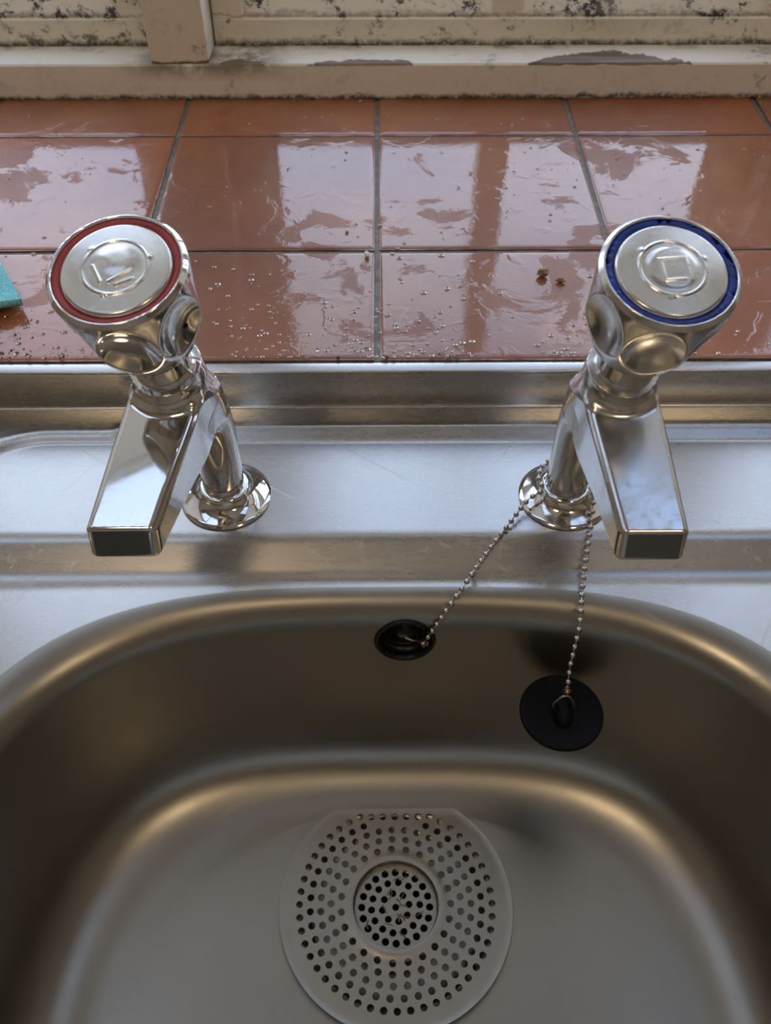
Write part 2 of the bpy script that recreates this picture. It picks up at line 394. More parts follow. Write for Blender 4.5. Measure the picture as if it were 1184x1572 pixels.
# ------------------------------------------------------------------ tiled sill (the recess bottom)
TZ = .032; PITCH_T = .1515; TH = .010
sill = struct(box('trim_1', WX0, WX1, .3948, .7478, .012, TZ-.0016, M_GROUT), 'grouted bed of the terracotta tiled window sill')
XJ = [-.002 + PITCH_T*k*.988 for k in range(-5, 7)]
rows = [(.3952, .5012), (.5042, .6535), (.6563, .7478)]
proto_m = {}
for ri, (y0, y1) in enumerate(rows):
    for k in range(len(XJ)-1):
        x0 = max(XJ[k]+.0017, WX0+.001); x1 = min(XJ[k+1]-.0017, WX1-.001)
        if x1-x0 < .01: continue
        nx, ny = 14, 12 if ri else 10
        # tile with slightly cushioned, uneven edges
        cx, cy2 = (x0+x1)/2, (y0+y1)/2
        dz = random.uniform(-.0003, .0003); tx = random.uniform(-.0012, .0012); ty = random.uniform(-.0012, .0012)
        xs = np.concatenate([[0, .0006, .0018], np.linspace(.004, (x1-x0)-.004, nx), [(x1-x0)-.0018, (x1-x0)-.0006, (x1-x0)]])
        ys = np.concatenate([[0, .0006, .0018], np.linspace(.004, (y1-y0)-.004, ny), [(y1-y0)-.0018, (y1-y0)-.0006, (y1-y0)]])
        V = []
        for yy in ys:
            for xx in xs:
                e = min(xx, x1-x0-xx, yy, y1-y0-yy)
                z = -.0009*(1-min(1, e/.0022))**2
                wx = (noise.noise((xx*70+k*9, ri*5+y0, .3))*.0005 if yy in (ys[0], ys[-1]) else 0)
                V.append((x0-cx+xx, y0-cy2+yy+wx, z+dz+tx*(xx-(x1-x0)/2)+ty*(yy-(y1-y0)/2)))
        nX, nY = len(xs), len(ys); F = [(j*nX+i, j*nX+i+1, (j+1)*nX+i+1, (j+1)*nX+i) for j in range(nY-1) for i in range(nX-1)]
        ring = [i for i in range(nX)] + [j*nX+nX-1 for j in range(1, nY)] + [(nY-1)*nX+i for i in range(nX-2, -1, -1)] + [j*nX for j in range(nY-2, 0, -1)]
        b0 = len(V); V += [(V[i][0], V[i][1], -TH) for i in ring]
        F += [(ring[i], b0+i, b0+(i+1) % len(ring), ring[(i+1) % len(ring)]) for i in range(len(ring))]
        F.append(tuple(b0+i for i in range(len(ring)))[::-1])
        t = mesh_obj('tile', V, [tuple(f[::-1]) if q >= (nX-1)*(nY-1) and q < (nX-1)*(nY-1)+len(ring) else f for q, f in enumerate(F)], M_TILE, sill)
        t.location = (cx, cy2, TZ)

# ------------------------------------------------------------------ window
win = tag(empty('window_1', (0, .7478, .032)), 'old painted timber casement window with mouldy glazing beads', None, None, 'structure')
def W(o): o.parent = win; o.matrix_parent_inverse = Matrix.Translation((0, -.7478, -.032)); return o
# head, board and side frames
W(prism_x('sill_board', WX0, WX1, [(.7150,.0322),(.7150,.0575),(.7162,.0589),(.7600,.0594),(.8050,.057),(.8050,.0322)], M_BOARD))
W(box('head_frame', WX0, WX1, .7250, .8000, WZ1-.045, WZ1, M_MULL, None, .002))
def mullion(xc):
    o = box('mullion', xc-.0225, xc+.0225, .7152, .8000, .0592, WZ1-.045, M_MULL, None, .0018)
    o.data.transform(Matrix.Identity(4)); W(o)
MX = [-.1534, .3530]
for x in MX: mullion(x)
W(box('frame_post', WX0, WX0+.04, .7250, .80, .0592, WZ1-.045, M_MULL, None, .002))
W(box('frame_post', WX1-.04, WX1, .7250, .80, .0592, WZ1-.045, M_MULL, None, .002))
def sash(x0, x1, bar=True):
    zb, zt = .0594, WZ1-.047; y0, y1 = .7478, .790; wv = .024; zr = .0795; bev = .019
    # rails and stiles in front of the glass, each with its sloped putty bead
    s = W(prism_x('bottom_rail', x0, x1, [(y0, zb), (y0, zr-.001), (y0+.001, zr), (y1, zr), (y1, zb)], M_SASH))
    W(prism_x('top_rail', x0, x1, [(y0, zt-.03), (y0, zt), (y1, zt), (y1, zt-.03)], M_SASH))
    W(box('stile', x0, x0+wv, y0+.0004, y1, zr-.0004, zt-.03, M_SASH, None, .0012))
    W(box('stile', x1-wv, x1, y0+.0004, y1, zr-.0004, zt-.03, M_SASH, None, .0012))
    W(prism_x('glazing_bead', x0+wv, x1-wv, [(y0+.0015, zr-.001), (y0+.0025, zr+.0020), (y0+.016, zr+.0155), (y0+.020, zr+.0165), (y0+.020, zr-.001)], M_BEADP))
    for a, b in ((x0+wv, 1), (x1-wv, -1)):
        bm = bmesh.new(); P = [(a-.001*b, y0+.003), (a+.002*b, y0+.0035), (a+.015*b, y0+.018), (a+.015*b, y0+.020), (a-.001*b, y0+.020)]
        lo = [bm.verts.new((x, y, zr)) for x, y in P]; up = [bm.verts.new((x, y, zt-.03)) for x, y in P]
        bm.faces.new(lo); bm.faces.new(up[::-1])
        for i in range(5): bm.faces.new((lo[i], up[i], up[(i+1) % 5], lo[(i+1) % 5]))
        bmesh.ops.recalc_face_normals(bm, faces=bm.faces[:]); W(bm_obj('side_bead', bm, M_BEADP, None, False))
    if bar:
        xm = (x0+x1)/2; W(box('glazing_bar', xm-.013, xm+.013, y0+.004, y1-.004, zr, zt-.03, M_SASH, None, .003))
        panes = ((x0+wv, xm-.0128), (xm+.0128, x1-wv))
    else: panes = ((x0+wv, x1-wv),)
    for a, b in panes: W(box('pane', a-.003, b+.003, y0+.0196, y0+.0226, zr-.002, zt-.028, M_GLASS))
sash(-.1295, .3290); sash(WX0+.042, -.1775, False); sash(.3775, WX1-.042)

# ------------------------------------------------------------------ sink
XC, YC = .008, .055
NS = -.011                                    # level of the sunk surround
DR = (.0066, .1568)                           # drain centre
FLZ = -.150
th = np.linspace(0, 2*PI, 1000, endpoint=False); ct, st_ = np.cos(th), np.sin(th)
def sup(a, b, n):
    r = (np.abs(ct/a)**n + np.abs(st_/b)**n)**(-1/n); return np.stack([XC+r*ct, YC+r*st_], 1)
LIP_A, LIP_B = .2130, .2075
def rbox(x, y):      # signed distance to the rounded outline of the pressed panel
    x0, x1, y0, y1, R = -.240, .60, -.30, .3640, .055
    dx = np.abs(x-(x0+x1)/2)-(x1-x0)/2+R; dy = np.abs(y-(y0+y1)/2)-(y1-y0)/2+R
    return np.minimum(np.maximum(dx, dy), 0)+np.hypot(np.maximum(dx, 0), np.maximum(dy, 0))-R
def ztop(x, y):
    t = (y-.2925)
    # surround -> sloped step -> ledge, rounded by soft max/min
    slope = .0135/.026*(y-.2935)
    z = -smin(-(NS+0*y), -slope, .0028)
    z = smin(z, 0*y, .0020)
    d = rbox(x, y)
    z = z + (.0030 + (0-z)*0)*sstep(d, -.004, .005)                 # rise to the outer margin
    z = z + .0013*np.exp(-((d-.0065)/.0022)**2)
    left = sstep(-d*0 + d, -.004, .008); z = np.where(x < -.15, z*(1-left)+ .0030*left, z)
    return z
rings, info = [], []
# drain -> floor
drc = np.stack([DR[0]+.0565*ct, DR[1]+.0565*st_], 1)
def ring(P, z, tagname): rings.append(np.column_stack([P, np.broadcast_to(z, (len(P),))])); info.append(tagname)
dc = lambda r: np.stack([DR[0]+r*ct, DR[1]+r*st_], 1)
for r, z in ((.0210, -.0400), (.0210, -.0120), (.0225, -.0098), (.026, -.0092), (.033, -.0086), (.040, -.0080), (.0455, -.0070), (.0480, -.0045), (.0495, -.0016), (.0515, -.0004)):
    ring(dc(r), FLZ-.0022+z, 'drain' if r < .0515 else 'bowl')
drc = dc(.0535); ring(drc, FLZ-.0022, 'bowl')
A1, B1, N1 = .1480, .1535, 2.35
fl = sup(A1, B1, N1)
for t in np.linspace(.05, 1, 30): ring(drc*(1-t)+fl*t, FLZ-.0022*(1-t)**2, 'bowl')
# fillet then wall then lip: profile param list (inset from lip, z, exponent)
RF = .036
wa = math.radians(83)                 # wall leans back 7 degrees
prof = []
cur = [0., FLZ]; NFL = 40                     # fillet of growing curvature, no crease at the floor
for k in range(NFL):
    u = (k+.5)/NFL; a = wa*(u**1.5); cur[0] += RF*wa*1.12/NFL*math.cos(a); cur[1] += RF*wa*1.12/NFL*math.sin(a); prof.append(tuple(cur))
d0, z0 = prof[-1]
zt = NS-.0165
L = (zt-z0)/math.sin(wa)
for k in range(1, 61): prof.append((d0+L*k/60*math.cos(wa), z0+L*k/60*math.sin(wa)))
d1 = prof[-1][0]; RL = .0185
for a in np.linspace(wa, 0, 14)[1:]:
    prof.append((d1+RL*(math.sin(wa)-math.sin(a)) if False else d1+RL*(math.cos(a)-math.cos(wa)), zt+RL*(math.sin(wa)-math.sin(a)) if False else 0))
# replace the lip arc by a proper quarter: tangent turns from wall direction to horizontal
prof = prof[:-13]; steps = np.linspace(wa, 0, 15); cur = list(prof[-1])
for a0, a1 in zip(steps[:-1], steps[1:]):
    am = (a0+a1)/2; ds = RL*(a0-a1); cur[0] += ds*math.cos(am); cur[1] += ds*math.sin(am); prof.append(tuple(cur))
tot = prof[-1][0]; zfix = NS-prof[-1][1]
for d, z in prof:
    f = d/tot; n = N1+(3.35-N1)*min(1, f*1.1)
    A = A1+(LIP_A+.006-A1)*f; B = B1+(LIP_B+.006-B1)*f
    zz = z+zfix*sstep(np.array(f), .3, .95)
    ring(sup(A, B, n), float(zz), 'bowl')
lip = rings[-1][:, :2].copy()
# surround and ledge out to a rectangle
RX0, RX1, RY0, RY1 = -.44, .48, -.17, .3862
rr = np.full(len(th), 9.)
for v, c, o in ((RX0, ct, XC), (RX1, ct, XC), (RY0, st_, YC), (RY1, st_, YC)):
    with np.errstate(divide='ignore', invalid='ignore'): q = (v-o)/c
    rr = np.where((q > 0) & (q < rr), q, rr)
rect = np.stack([XC+rr*ct, YC+rr*st_], 1)
NT = 170
for t in np.linspace(0, 1, NT)[1:]:
    P = lip*(1-t)+rect*t; z = ztop(P[:,0], P[:,1]); k = sstep(np.array(t), 0, .06)
    ring(P, NS*(1-k)+z*k, 'deck')
V = np.concatenate(rings); n = len(th); nr = len(rings)
i = np.arange(n); j = (i+1) % n
F = np.concatenate([np.stack([k*n+i, k*n+j, (k+1)*n+j, (k+1)*n+i], 1) for k in range(nr-1)])
owner = np.repeat([info[k+1] if info[k] != 'drain' else 'drain' for k in range(nr-1)], n)
# normals of the whole pressing, so the parts join invisibly
fn_ = np.cross(V[F[:,2]]-V[F[:,0]], V[F[:,3]]-V[F[:,1]]); VN = np.zeros_like(V)
for q in range(4): np.add.at(VN, F[:,q], fn_)
VN /= np.maximum(np.linalg.norm(VN, axis=1), 1e-12)[:,None]
print('normal z', VN[-2000:,2].mean())
if VN[-2000:,2].mean() < 0: VN = -VN; F = F[:, ::-1]
# overflow opening in the back wall
OV = np.array((.0113, .2508, -.0362))
fc = V[F].mean(1)
cut = (np.linalg.norm(fc-OV, axis=1) < .0138) & (owner == 'bowl')
kq = np.argmin(np.linalg.norm(V-OV, axis=1)); OVN = VN[kq]; OVP = V[kq]; OVN = OVN if OVN[1] < 0 else -OVN
cut = (np.linalg.norm(fc-OVP, axis=1) < .0138) & (owner == 'bowl')
F, owner = F[~cut], owner[~cut]
sink = tag(empty('sink', (0, 0, 0)), 'stainless steel inset kitchen sink with rounded bowl and raised tap ledge', 'sink')
for nm, mt in (('bowl', M_BOWL), ('deck', M_DECK), ('drain', M_BOWL)):
    f = F[owner == nm]; u, inv = np.unique(f, return_inverse=True)
    o = mesh_obj({'deck': 'tap_ledge', 'bowl': 'bowl', 'drain': 'drain'}[nm], V[u], inv.reshape(f.shape), mt, sink, normals=VN[u])
lathe('waste_pipe', [(.0212,-.160),(.0212,-.230),(.0005,-.230)], M_DARK, sink, 48, loc=(*DR, 0))
# upstand against the tiled sill with its folded top rim
up_prof = [(.3862,.0030),(.3868,.0033),(.3874,.0040),(.3877,.0052),(.3878,.0262),(.3876,.0275),(.3868,.0284),(.3862,.0290),(.3864,.0298),(.3872,.0302),(.3930,.0304),(.3944,.0302),(.3949,.0296),(.3949,.0200)]
bm = bmesh.new(); cols = []
xs = np.linspace(RX0, RX1, 60)
for x in xs: cols.append([bm.verts.new((x, y, z)) for y, z in up_prof])
for a, b in zip(cols[:-1], cols[1:]):
    for q in range(len(up_prof)-1): bm.faces.new((a[q], b[q], b[q+1], a[q+1]))
bm_obj('upstand', bm, M_DECK, sink)
# overflow fitting
zax = Vector(OVN); rot = zax.to_track_quat('Z', 'Y').to_matrix().to_4x4(); MO = Matrix.Translation(Vector(OVP)) @ rot
ovf = lathe('overflow_fitting', [(.0160,-.0006),(.0160,.0004),(.0155,.0010),(.0146,.0010),(.0138,.0004),(.0134,-.002),(.0132,-.006),(.0112,-.0062),(.0108,-.0056),(.0100,-.0056),(.0096,-.0064),(.0090,-.012),(.0005,-.0125)], M_BLK, sink, 72, MO)
bm = bmesh.new()
tube(bm, [MO @ Vector(p) for p in ((-.0020,.0010,-.0100), (-.0010,.0012,-.0040), (.0005,.0010,-.0012), (.0035,.0000,-.0004), (.0062,-.0010,-.0010), (.0070,-.0020,-.0040), (.0068,-.0026,-.0110))], .00062, 8)
tag(bm_obj('anchor_wire', bm, M_WIREG, ovf), 'grey wire loop in black overflow')

# ------------------------------------------------------------------ worktop and cabinet carrying the sink (below the frame)
tag(box('worktop', -1.2, RX0-.002, -.20, .3955, -.030, .0, M_TOP), 'brown laminate worktop left of the sink', 'worktop')
tag(box('worktop', RX1+.002, 1.3, -.20, .3955, -.030, .0, M_TOP), 'brown laminate worktop right of the sink', 'worktop')
cab = tag(empty('base_cabinet', (0, .1, FL)), 'wooden base cabinet under the sink and worktop', 'cabinet')
def C_(name, *a): o = box(name, *a); o.parent = cab; o.matrix_parent_inverse = Matrix.Translation((0, -.1, -FL)); return o
C_('plinth', -1.2, 1.3, -.12, .395, FL, FL+.10, M_CAB)
C_('side_panel', -1.2, -1.18, -.17, .395, FL+.1, -.031, M_CAB); C_('side_panel', 1.28, 1.3, -.17, .395, FL+.1, -.031, M_CAB)
C_('bottom_panel', -1.18, 1.28, -.17, .395, FL+.1, FL+.12, M_CAB)
for k in range(4):
    x = -1.2+k*.625; C_('door', x+.002, x+.623, -.192, -.172, FL+.11, -.035, M_CAB)
C_('front_rail', -.43, .47, -.171, -.168, -.10, -.0305, M_CAB)

# ------------------------------------------------------------------ taps
def make_tap(loc, az, mat, ring_mat, emblem, lab, ring_lab, rot_knob, worn):
    t = empty('sink_tap', loc, az); tag(t, lab, 'tap', 'pair of pillar taps on the sink ledge')
    # local frame: +x across, -y towards the spout tip, z up
    TL = math.radians(17); s0, zz0 = .048, .1725
    ax = np.array((0, -math.sin(TL), math.cos(TL))); face = np.array((0, -s0, zz0))
    poly = [(.012,.0725),(.060,.0712),(.0975,.0672),(.0948,.0835),(.034,.1045),(.028,.1045),(.020,.0985),(.015,.0860)]
    kx = -math.tan(az); polyi = inset(poly, .0022)
    def f(x, y, z):
        s = -y
        wdt = .0166-.0026*np.clip((s-.03)/.065, 0, 1)
        wdt = wdt - .0050*sstep(-s, -.045, -.005)
        wdt = wdt - .0012*np.clip((.105-z)/.03, 0, 1)*0
        d2 = sd_poly(s+kx*x*np.clip((s-.035)/.055, 0, 1), z, polyi)-.0022; r = .0034
        a = d2+r; b = np.abs(x)-wdt+r
        sp = np.hypot(np.maximum(a, 0), np.maximum(b, 0))+np.minimum(np.maximum(a, b), 0)-r
        # pillar, slightly flared to the foot
        rp = .0108+.0012*sstep(-z, -.012, -.002)
        off = .016*np.clip((z-.045)/.05, 0, 1.2)**2
        pl = np.maximum(np.hypot(x, y+off)-rp, np.maximum(z-.090, .0035-z))
        d = smin(sp, pl, .018)
        # neck under the handwheel, along the tilted axis
        px, py, pz = x, y-face[1], z-face[2]; h = -(py*ax[1]+pz*ax[2]); rad = np.sqrt(np.maximum(px*px+py*py+pz*pz-h*h, 0))
        nk = np.maximum(rad-(.0152), np.maximum(.0605-h, h-.082))
        d = smin(d, nk, .0065)
        return smax(d, -(np.maximum(np.hypot(x, y+.0865)-.0070, z-.080)), .001)
    sdf_mesh('body', f, (-.021,-.101,.002), (.021,.018,.119), .00085, mat, t)
    # outlet nozzle under the tip
    lathe('outlet', [(.0085,.0725),(.0085,.0690),(.0078,.0683),(.0066,.0683),(.0062,.0690),(.0062,.0785)], M_DULL, t, 40, loc=(0,-.0840,0))
    lathe('flange', [(.0236,.0000),(.0240,.0005),(.0238,.0010),(.0215,.0018),(.0185,.0030),(.0160,.0044),(.0142,.0060),(.0134,.0078),(.0130,.0092),(.0118,.0098),(.0105,.0098)], M_CHROME if not worn else M_DULLF, t, 96)
    # bonnet between body and handwheel
    q = Vector(ax).to_track_quat('Z', 'Y').to_matrix().to_4x4()
    MA = Matrix.Translation(Vector(face)) @ q @ Matrix.Rotation(rot_knob, 4, 'Z')
    lathe('bonnet', [(.0100,-.066),(.0126,-.0640),(.0128,-.0600),(.0118,-.0590),(.0112,-.0575),(.0112,-.040)], mat, t, 48, MA)
    # handwheel with seven scooped flutes
    prof = [(.0240,.0008),(.0253,-.0006),(.0256,-.003),(.0262,-.0195),(.0255,-.0225),(.0180,-.0405),(.0150,-.0440),(.0,-.0440),(.0,-.003),(.0236,-.003),(.0238,.0006)]
    pf = [(r, h) for r, h in prof]
    NF = 7
    def g(x, y, z):
        rad = np.hypot(x, y); d = sd_poly(rad, z, pf)-.0004
        an = np.arctan2(y, x); k = 2*PI/NF; u = (an/k-np.round(an/k))*k; cx = rad*np.cos(u); cy3 = rad*np.sin(u)
        lx, lz = cx-.0370, z+.0225
        e = np.sqrt(lx**2+cy3**2+(lz*.68)**2)-.0176
        return smax(d, -e, .0010)
    hw = sdf_mesh('handwheel', g, (-.0285,-.0285,-.0465), (.0285,.0285,.0030), .00062, mat, t, MA)
    # coloured index ring, its edge nibbled on the cold tap
    a = np.linspace(0, 2*PI, 240, endpoint=False); Vv = []
    for rr_, hz in ((.0237,-.0028),(.0237,-.0004),(.0228,.0003),(.0215,.0001),(.0204,-.0006),(.0204,-.0028)):
        for th_ in a:
            jag = 0
            if worn:
                kk = noise.noise((math.cos(th_)*5, math.sin(th_)*5, .7)); kk2 = noise.noise((math.cos(th_)*14, math.sin(th_)*14, 3.7))
                jag = max(0, kk2*.0020+kk*.0012) if rr_ > .021 else 0
            Vv.append(((rr_-jag)*math.cos(th_), (rr_-jag)*math.sin(th_), hz-(jag*.35 if rr_ > .021 else 0)))
    m_ = len(a); ii = np.arange(m_); jj = (ii+1) % m_
    Fq = np.concatenate([np.stack([k*m_+ii, k*m_+jj, (k+1)*m_+jj, (k+1)*m_+ii], 1) for k in range(5)])
    Vv = np.array(Vv) @ np.array(MA.to_3x3()).T + np.array(MA.translation)
    tag(mesh_obj('index_ring', Vv, Fq, ring_mat, hw), ring_lab)
    # domed metal cap with the embossed mark: height field on a disc
    nr_, na = 70, 200; Vv = []; 
    rr2 = np.concatenate([[.0002], np.linspace(.0006, .0190, nr_-8), .0190+.0016*np.sin(np.linspace(0, PI/2, 8)[1:])])
    hh = []
    for q_, r_ in enumerate(rr2):
        for th_ in np.linspace(0, 2*PI, na, endpoint=False):
            x, y = r_*math.cos(th_), r_*math.sin(th_)
            h = .0020-.0010*(r_/.0206)**2
            if r_ > .0190: h = .00115-.0024*(1-math.sqrt(max(0, 1-((r_-.0190)/.0016)**2)))
            h += emblem(x, y, r_, th_)
            Vv.append((x, y, h))
    nrr = len(rr2); ii = np.arange(na); jj = (ii+1) % na
    Fq = np.concatenate([np.stack([k*na+ii, k*na+jj, (k+1)*na+jj, (k+1)*na+ii], 1)[:, ::-1] for k in range(nrr-1)])
    R_ = np.array((Matrix.Translation(Vector(face)) @ q).to_3x3()); Vv = np.array(Vv) @ R_.T + np.array(face)
    # winding so that normals face up
    mesh_obj('cap', Vv, Fq[:, ::-1], M_CAP, hw)
    return t
M_DULLF = chrome('worn_flange_chrome', .07, .08, (.74,.73,.71))
def seg(x, y, ax_, ay, bx, by):
    px, py = x-ax_, y-ay; dx, dy = bx-ax_, by-ay; t = max(0, min(1, (px*dx+py*dy)/(dx*dx+dy*dy))); return math.hypot(px-dx*t, py-dy*t)
def ridge(d, w, h): return h*math.exp(-(d/w)**2)
def common(x, y, r, th_, ph):
    h = ridge(r-.0118, .00042, .00050)                       # embossed circle
    for k in range(3):                                        # three outward nibs
        a = ph+k*2*PI/3; cx, cy3 = .0125*math.cos(a), .0125*math.sin(a); h = max(h, ridge(math.hypot(x-cx, y-cy3), .0009, .00055))
    return h
def emb_hot(x, y, r, th_):
    h = common(x, y, r, th_, math.radians(30))
    h += .0009*math.exp(-((x/.0070)**2+((y-.0030)/.0058)**2)**2)
    h = max(h, ridge(seg(x, y, -.0080, -.0010, -.0030, -.0072), .0005, .0007))
    h = max(h, ridge(seg(x, y, .0062, -.0004, .0000, -.0066), .0005, .0007))
    h = max(h, ridge(seg(x, y, .0080, -.0040, .0030, -.0075), .0005, .0007))
    return h
def emb_cold(x, y, r, th_):
    h = common(x, y, r, th_, math.radians(15))
    b = max(abs(x-.0005)-.0046, abs(y+.0010)-.0046)
    h += .0005/(1+math.exp((r-.0088)/.0004))
    h = h+ridge(b, .00055, .0005)*(1 if (x < .003 or y > .0) else .4)
    return h
tapH = make_tap((-.0828,.3206,.0003), math.radians(-13), M_CHROME, M_RED, emb_hot,
    'polished chrome hot tap with red ring on its handwheel, left of the pair', 'red plastic ring', math.radians(-125), False)
tapC = make_tap((.0971,.3194,.0003), math.radians(7), M_DULL, M_BLUE, emb_cold,
    'dull worn cold tap with blue ring, bead chain round its foot', 'chewed blue plastic ring', math.radians(-55), True)

# ------------------------------------------------------------------ strainer plate
def strainer():
    s = tag(empty('sink_strainer', (DR[0], DR[1], FLZ)), 'perforated round metal strainer plate over the drain in the sink bowl', 'strainer')
    R = .0628; cutY = .0535; T = .0012
    out = []
    for a in np.linspace(0, 2*PI, 240, endpoint=False):
        x, y = R*math.cos(a), R*math.sin(a)
        if y > cutY: continue
        out.append((x, y))
    # order: start after the flat
    out.sort(key=lambda p: (math.atan2(p[1], p[0])-math.pi/2) % (2*PI))
    holes = []
    def hring(r, n, ph, r0=.0019):
        for k in range(n):
            a = ph+2*PI*k/n; x, y = r*math.cos(a), r*math.sin(a)
            if y > cutY-.0055: y = cutY-.0055
            if all(math.hypot(x-h[0], y-h[1]) > .0043 for h in holes): holes.append((x, y, r0))
    hring(.0519, 48, 0); hring(.0461, 40, .08); hring(.0405, 35, 0); hring(.0350, 29, .1); hring(.0296, 23, 0)
    RC = .0232
    def plate(name, outer, holes, inner, zf, mat):
        pts = []; edges = []; 
        def loop(L):
            b = len(pts); pts.extend(L); edges.extend([(b+i, b+(i+1) % len(L)) for i in range(len(L))])
        loop(outer)
        if inner: loop(inner)
        for x, y, r in holes: loop([(x+r*math.cos(a), y+r*math.sin(a)) for a in np.linspace(0, 2*PI, 14, endpoint=False)])
        # interior sample points keep the dish smooth
        for gx in np.arange(-.064, .064, .0022):
            for gy in np.arange(-.064, .064, .0022):
                rr_ = math.hypot(gx, gy)
                if outer is OUT_C:
                    if rr_ > RC-.0012: continue
                elif rr_ > R-.001 or gy > cutY-.001 or rr_ < RC+.001: continue
                if all(math.hypot(gx-h[0], gy-h[1]) > h[2]+.0006 for h in holes): pts.append((gx, gy))
        vo, eo, fo, *_ = delaunay_2d_cdt([Vector(p) for p in pts], edges, [], 0, 1e-7)
        ok = []
        for f in fo:
            c = sum((vo[i] for i in f), Vector((0,0)))/len(f)
            if any(math.hypot(c.x-h[0], c.y-h[1]) < h[2]*.97 for h in holes): continue
            rr_ = c.length
            if inner and rr_ < RC: continue
            if not inner and rr_ > RC+.0001: continue
            if inner and (rr_ > R or c.y > cutY): continue
            ok.append(list(f))
        bm = bmesh.new(); vs = [bm.verts.new((v.x, v.y, zf(v.length))) for v in vo]
        for f in ok: bm.faces.new([vs[i] for i in f])
        bmesh.ops.delete(bm, geom=[v for v in bm.verts if not v.link_faces], context='VERTS')
        bmesh.ops.recalc_face_normals(bm, faces=bm.faces[:])
        if sum(f.normal.z for f in bm.faces) < 0: bmesh.ops.reverse_faces(bm, faces=bm.faces[:])
        g = bmesh.ops.extrude_face_region(bm, geom=bm.faces[:])
        bmesh.ops.translate(bm, vec=(0, 0, T), verts=[v for v in g['geom'] if isinstance(v, bmesh.types.BMVert)])
        bmesh.ops.recalc_face_normals(bm, faces=bm.faces[:])
        o = bm_obj(name, bm, mat, s)
        o.data.set_sharp_from_angle(angle=math.radians(35))
        return o
    OUT_C = [(RC*math.cos(a), RC*math.sin(a)) for a in np.linspace(0, 2*PI, 72, endpoint=False)]
    plate('plate', out, holes, OUT_C, lambda r: .0012+.0010*math.exp(-((r-.0250)/.0022)**2)+.0004*(1-r/R)+.0006*math.exp(-((r-R)/.0012)**2), M_STRAIN)
    ch = []
    holes2 = holes; holes = ch
    hring(.0185, 20, 0, .0020); hring(.0132, 14, .1, .0019); hring(.0074, 8, .2, .0019); holes.append((0, 0, .0019))
    CZ = -.0042
    plate('cup', OUT_C, ch, None, lambda r: CZ+.00085*0, M_STRAIN)
    lathe('cup_wall', [(.0252,.0028),(.0240,.0024),(.0230,.0012),(.0224,-.0010),(.0221,-.0034),(.0226,CZ+.0002),(.0232,CZ+.0008),(.0238,-.002),(.0246,.0008)], M_STRAIN, s, 96)
    # bits of food grit caught in the cup
    bm = bmesh.new()
    for k in range(16):
        a = random.uniform(0, 2*PI); r = random.uniform(.002, .017); x, y = r*math.cos(a), r*math.sin(a)
        p = [(x, y, CZ+.0012)]; d = random.uniform(0, 6.28)
        for q in range(3): d += random.uniform(-.7, .7); p.append((p[-1][0]+.0016*math.cos(d), p[-1][1]+.0016*math.sin(d), CZ+.0012+random.uniform(0, .0006)))
        p = [(a_, b_, c_) for a_, b_, c_ in p if math.hypot(a_, b_) < .0205]
        if len(p) > 1: tube(bm, p, random.uniform(.0002, .00042), 5)
    tag(bm_obj('food_scraps', bm, M_SCRAP, s), 'brown scraps caught between the holes', None, None, 'stuff')
m = Mat('food_scrap', (.22,.15,.10), .6); M_SCRAP = m.m
strainer()

# ------------------------------------------------------------------ plug
PL = Vector((.0918, .2232, -.0590))
plug = tag(empty('sink_plug', PL), 'round black rubber plug hanging on the bead chain inside the bowl', 'plug')
lathe('plug_disc', [(.0005,-.0110),(.0150,-.0110),(.0162,-.0095),(.0172,-.0020),(.0205,-.0018),(.0213,-.0010),(.0215,.0002),(.0213,.0012),(.0206,.0017),(.0196,.0015),(.0060,.0012),(.0005,.0012)], M_RUB, plug, 96)
gr = lambda x, y, z: np.sqrt((x/.0052)**2+((y+.001)/.0085)**2+((z-.0020)/.0065)**2)*.0055-.0055
sdf_mesh('grip', lambda x, y, z: smax(gr(x, y, z), -(np.hypot((y+.001), z-.0060)-.0012), .0008), (-.008,-.013,-.006), (.008,.011,.011), .0006, M_RUB, plug)
bm = bmesh.new()
tube(bm, [(-.0042,-.0012,.0052),(-.0056,-.0008,.0078),(-.0050,.0000,.0105),(-.0026,.0006,.0142),(-.0006,.0008,.0158),(.0008,.0008,.0158),(.0028,.0006,.0140),(.0048,-.0000,.0105),(.0052,-.0008,.0078),(.0040,-.0012,.0052)], .00060, 8)
tag(bm_obj('wire_loop', bm, M_WIREG, plug), 'grey wire loop')

# ------------------------------------------------------------------ bead chain
deps = bpy.context.evaluated_depsgraph_get()
ledge = [o for o in sink.children if o.name.startswith('tap_ledge')][0]
bowlo = [o for o in sink.children if o.name.startswith('bowl')][0]
def catmull(P, per=30):
    P = [Vector(p) for p in P]; P = [P[0]*2-P[1]]+P+[P[-1]*2-P[-2]]; out = []
    for k in range(1, len(P)-2):
        for q in range(per):
            t = q/per; a, b, c, d = P[k-1:k+3]
            out.append(.5*((2*b)+(c-a)*t+(2*a-5*b+4*c-d)*t*t+(3*b-a-3*c+d)*t**3))
    out.append(P[-2]); return out
tc_ = Vector((.0971,.3194,0)); arc = []
RA = .0149
A0, A1_ = math.radians(205), math.radians(-28)
ovl = MO @ Vector((.0092,.0030,.0040))
for k in range(11):
    a = A0+(A1_-A0)*k/10; arc.append(tc_+Vector((RA*math.cos(a), RA*math.sin(a), .0125+.002*math.sin(k/10*PI))))
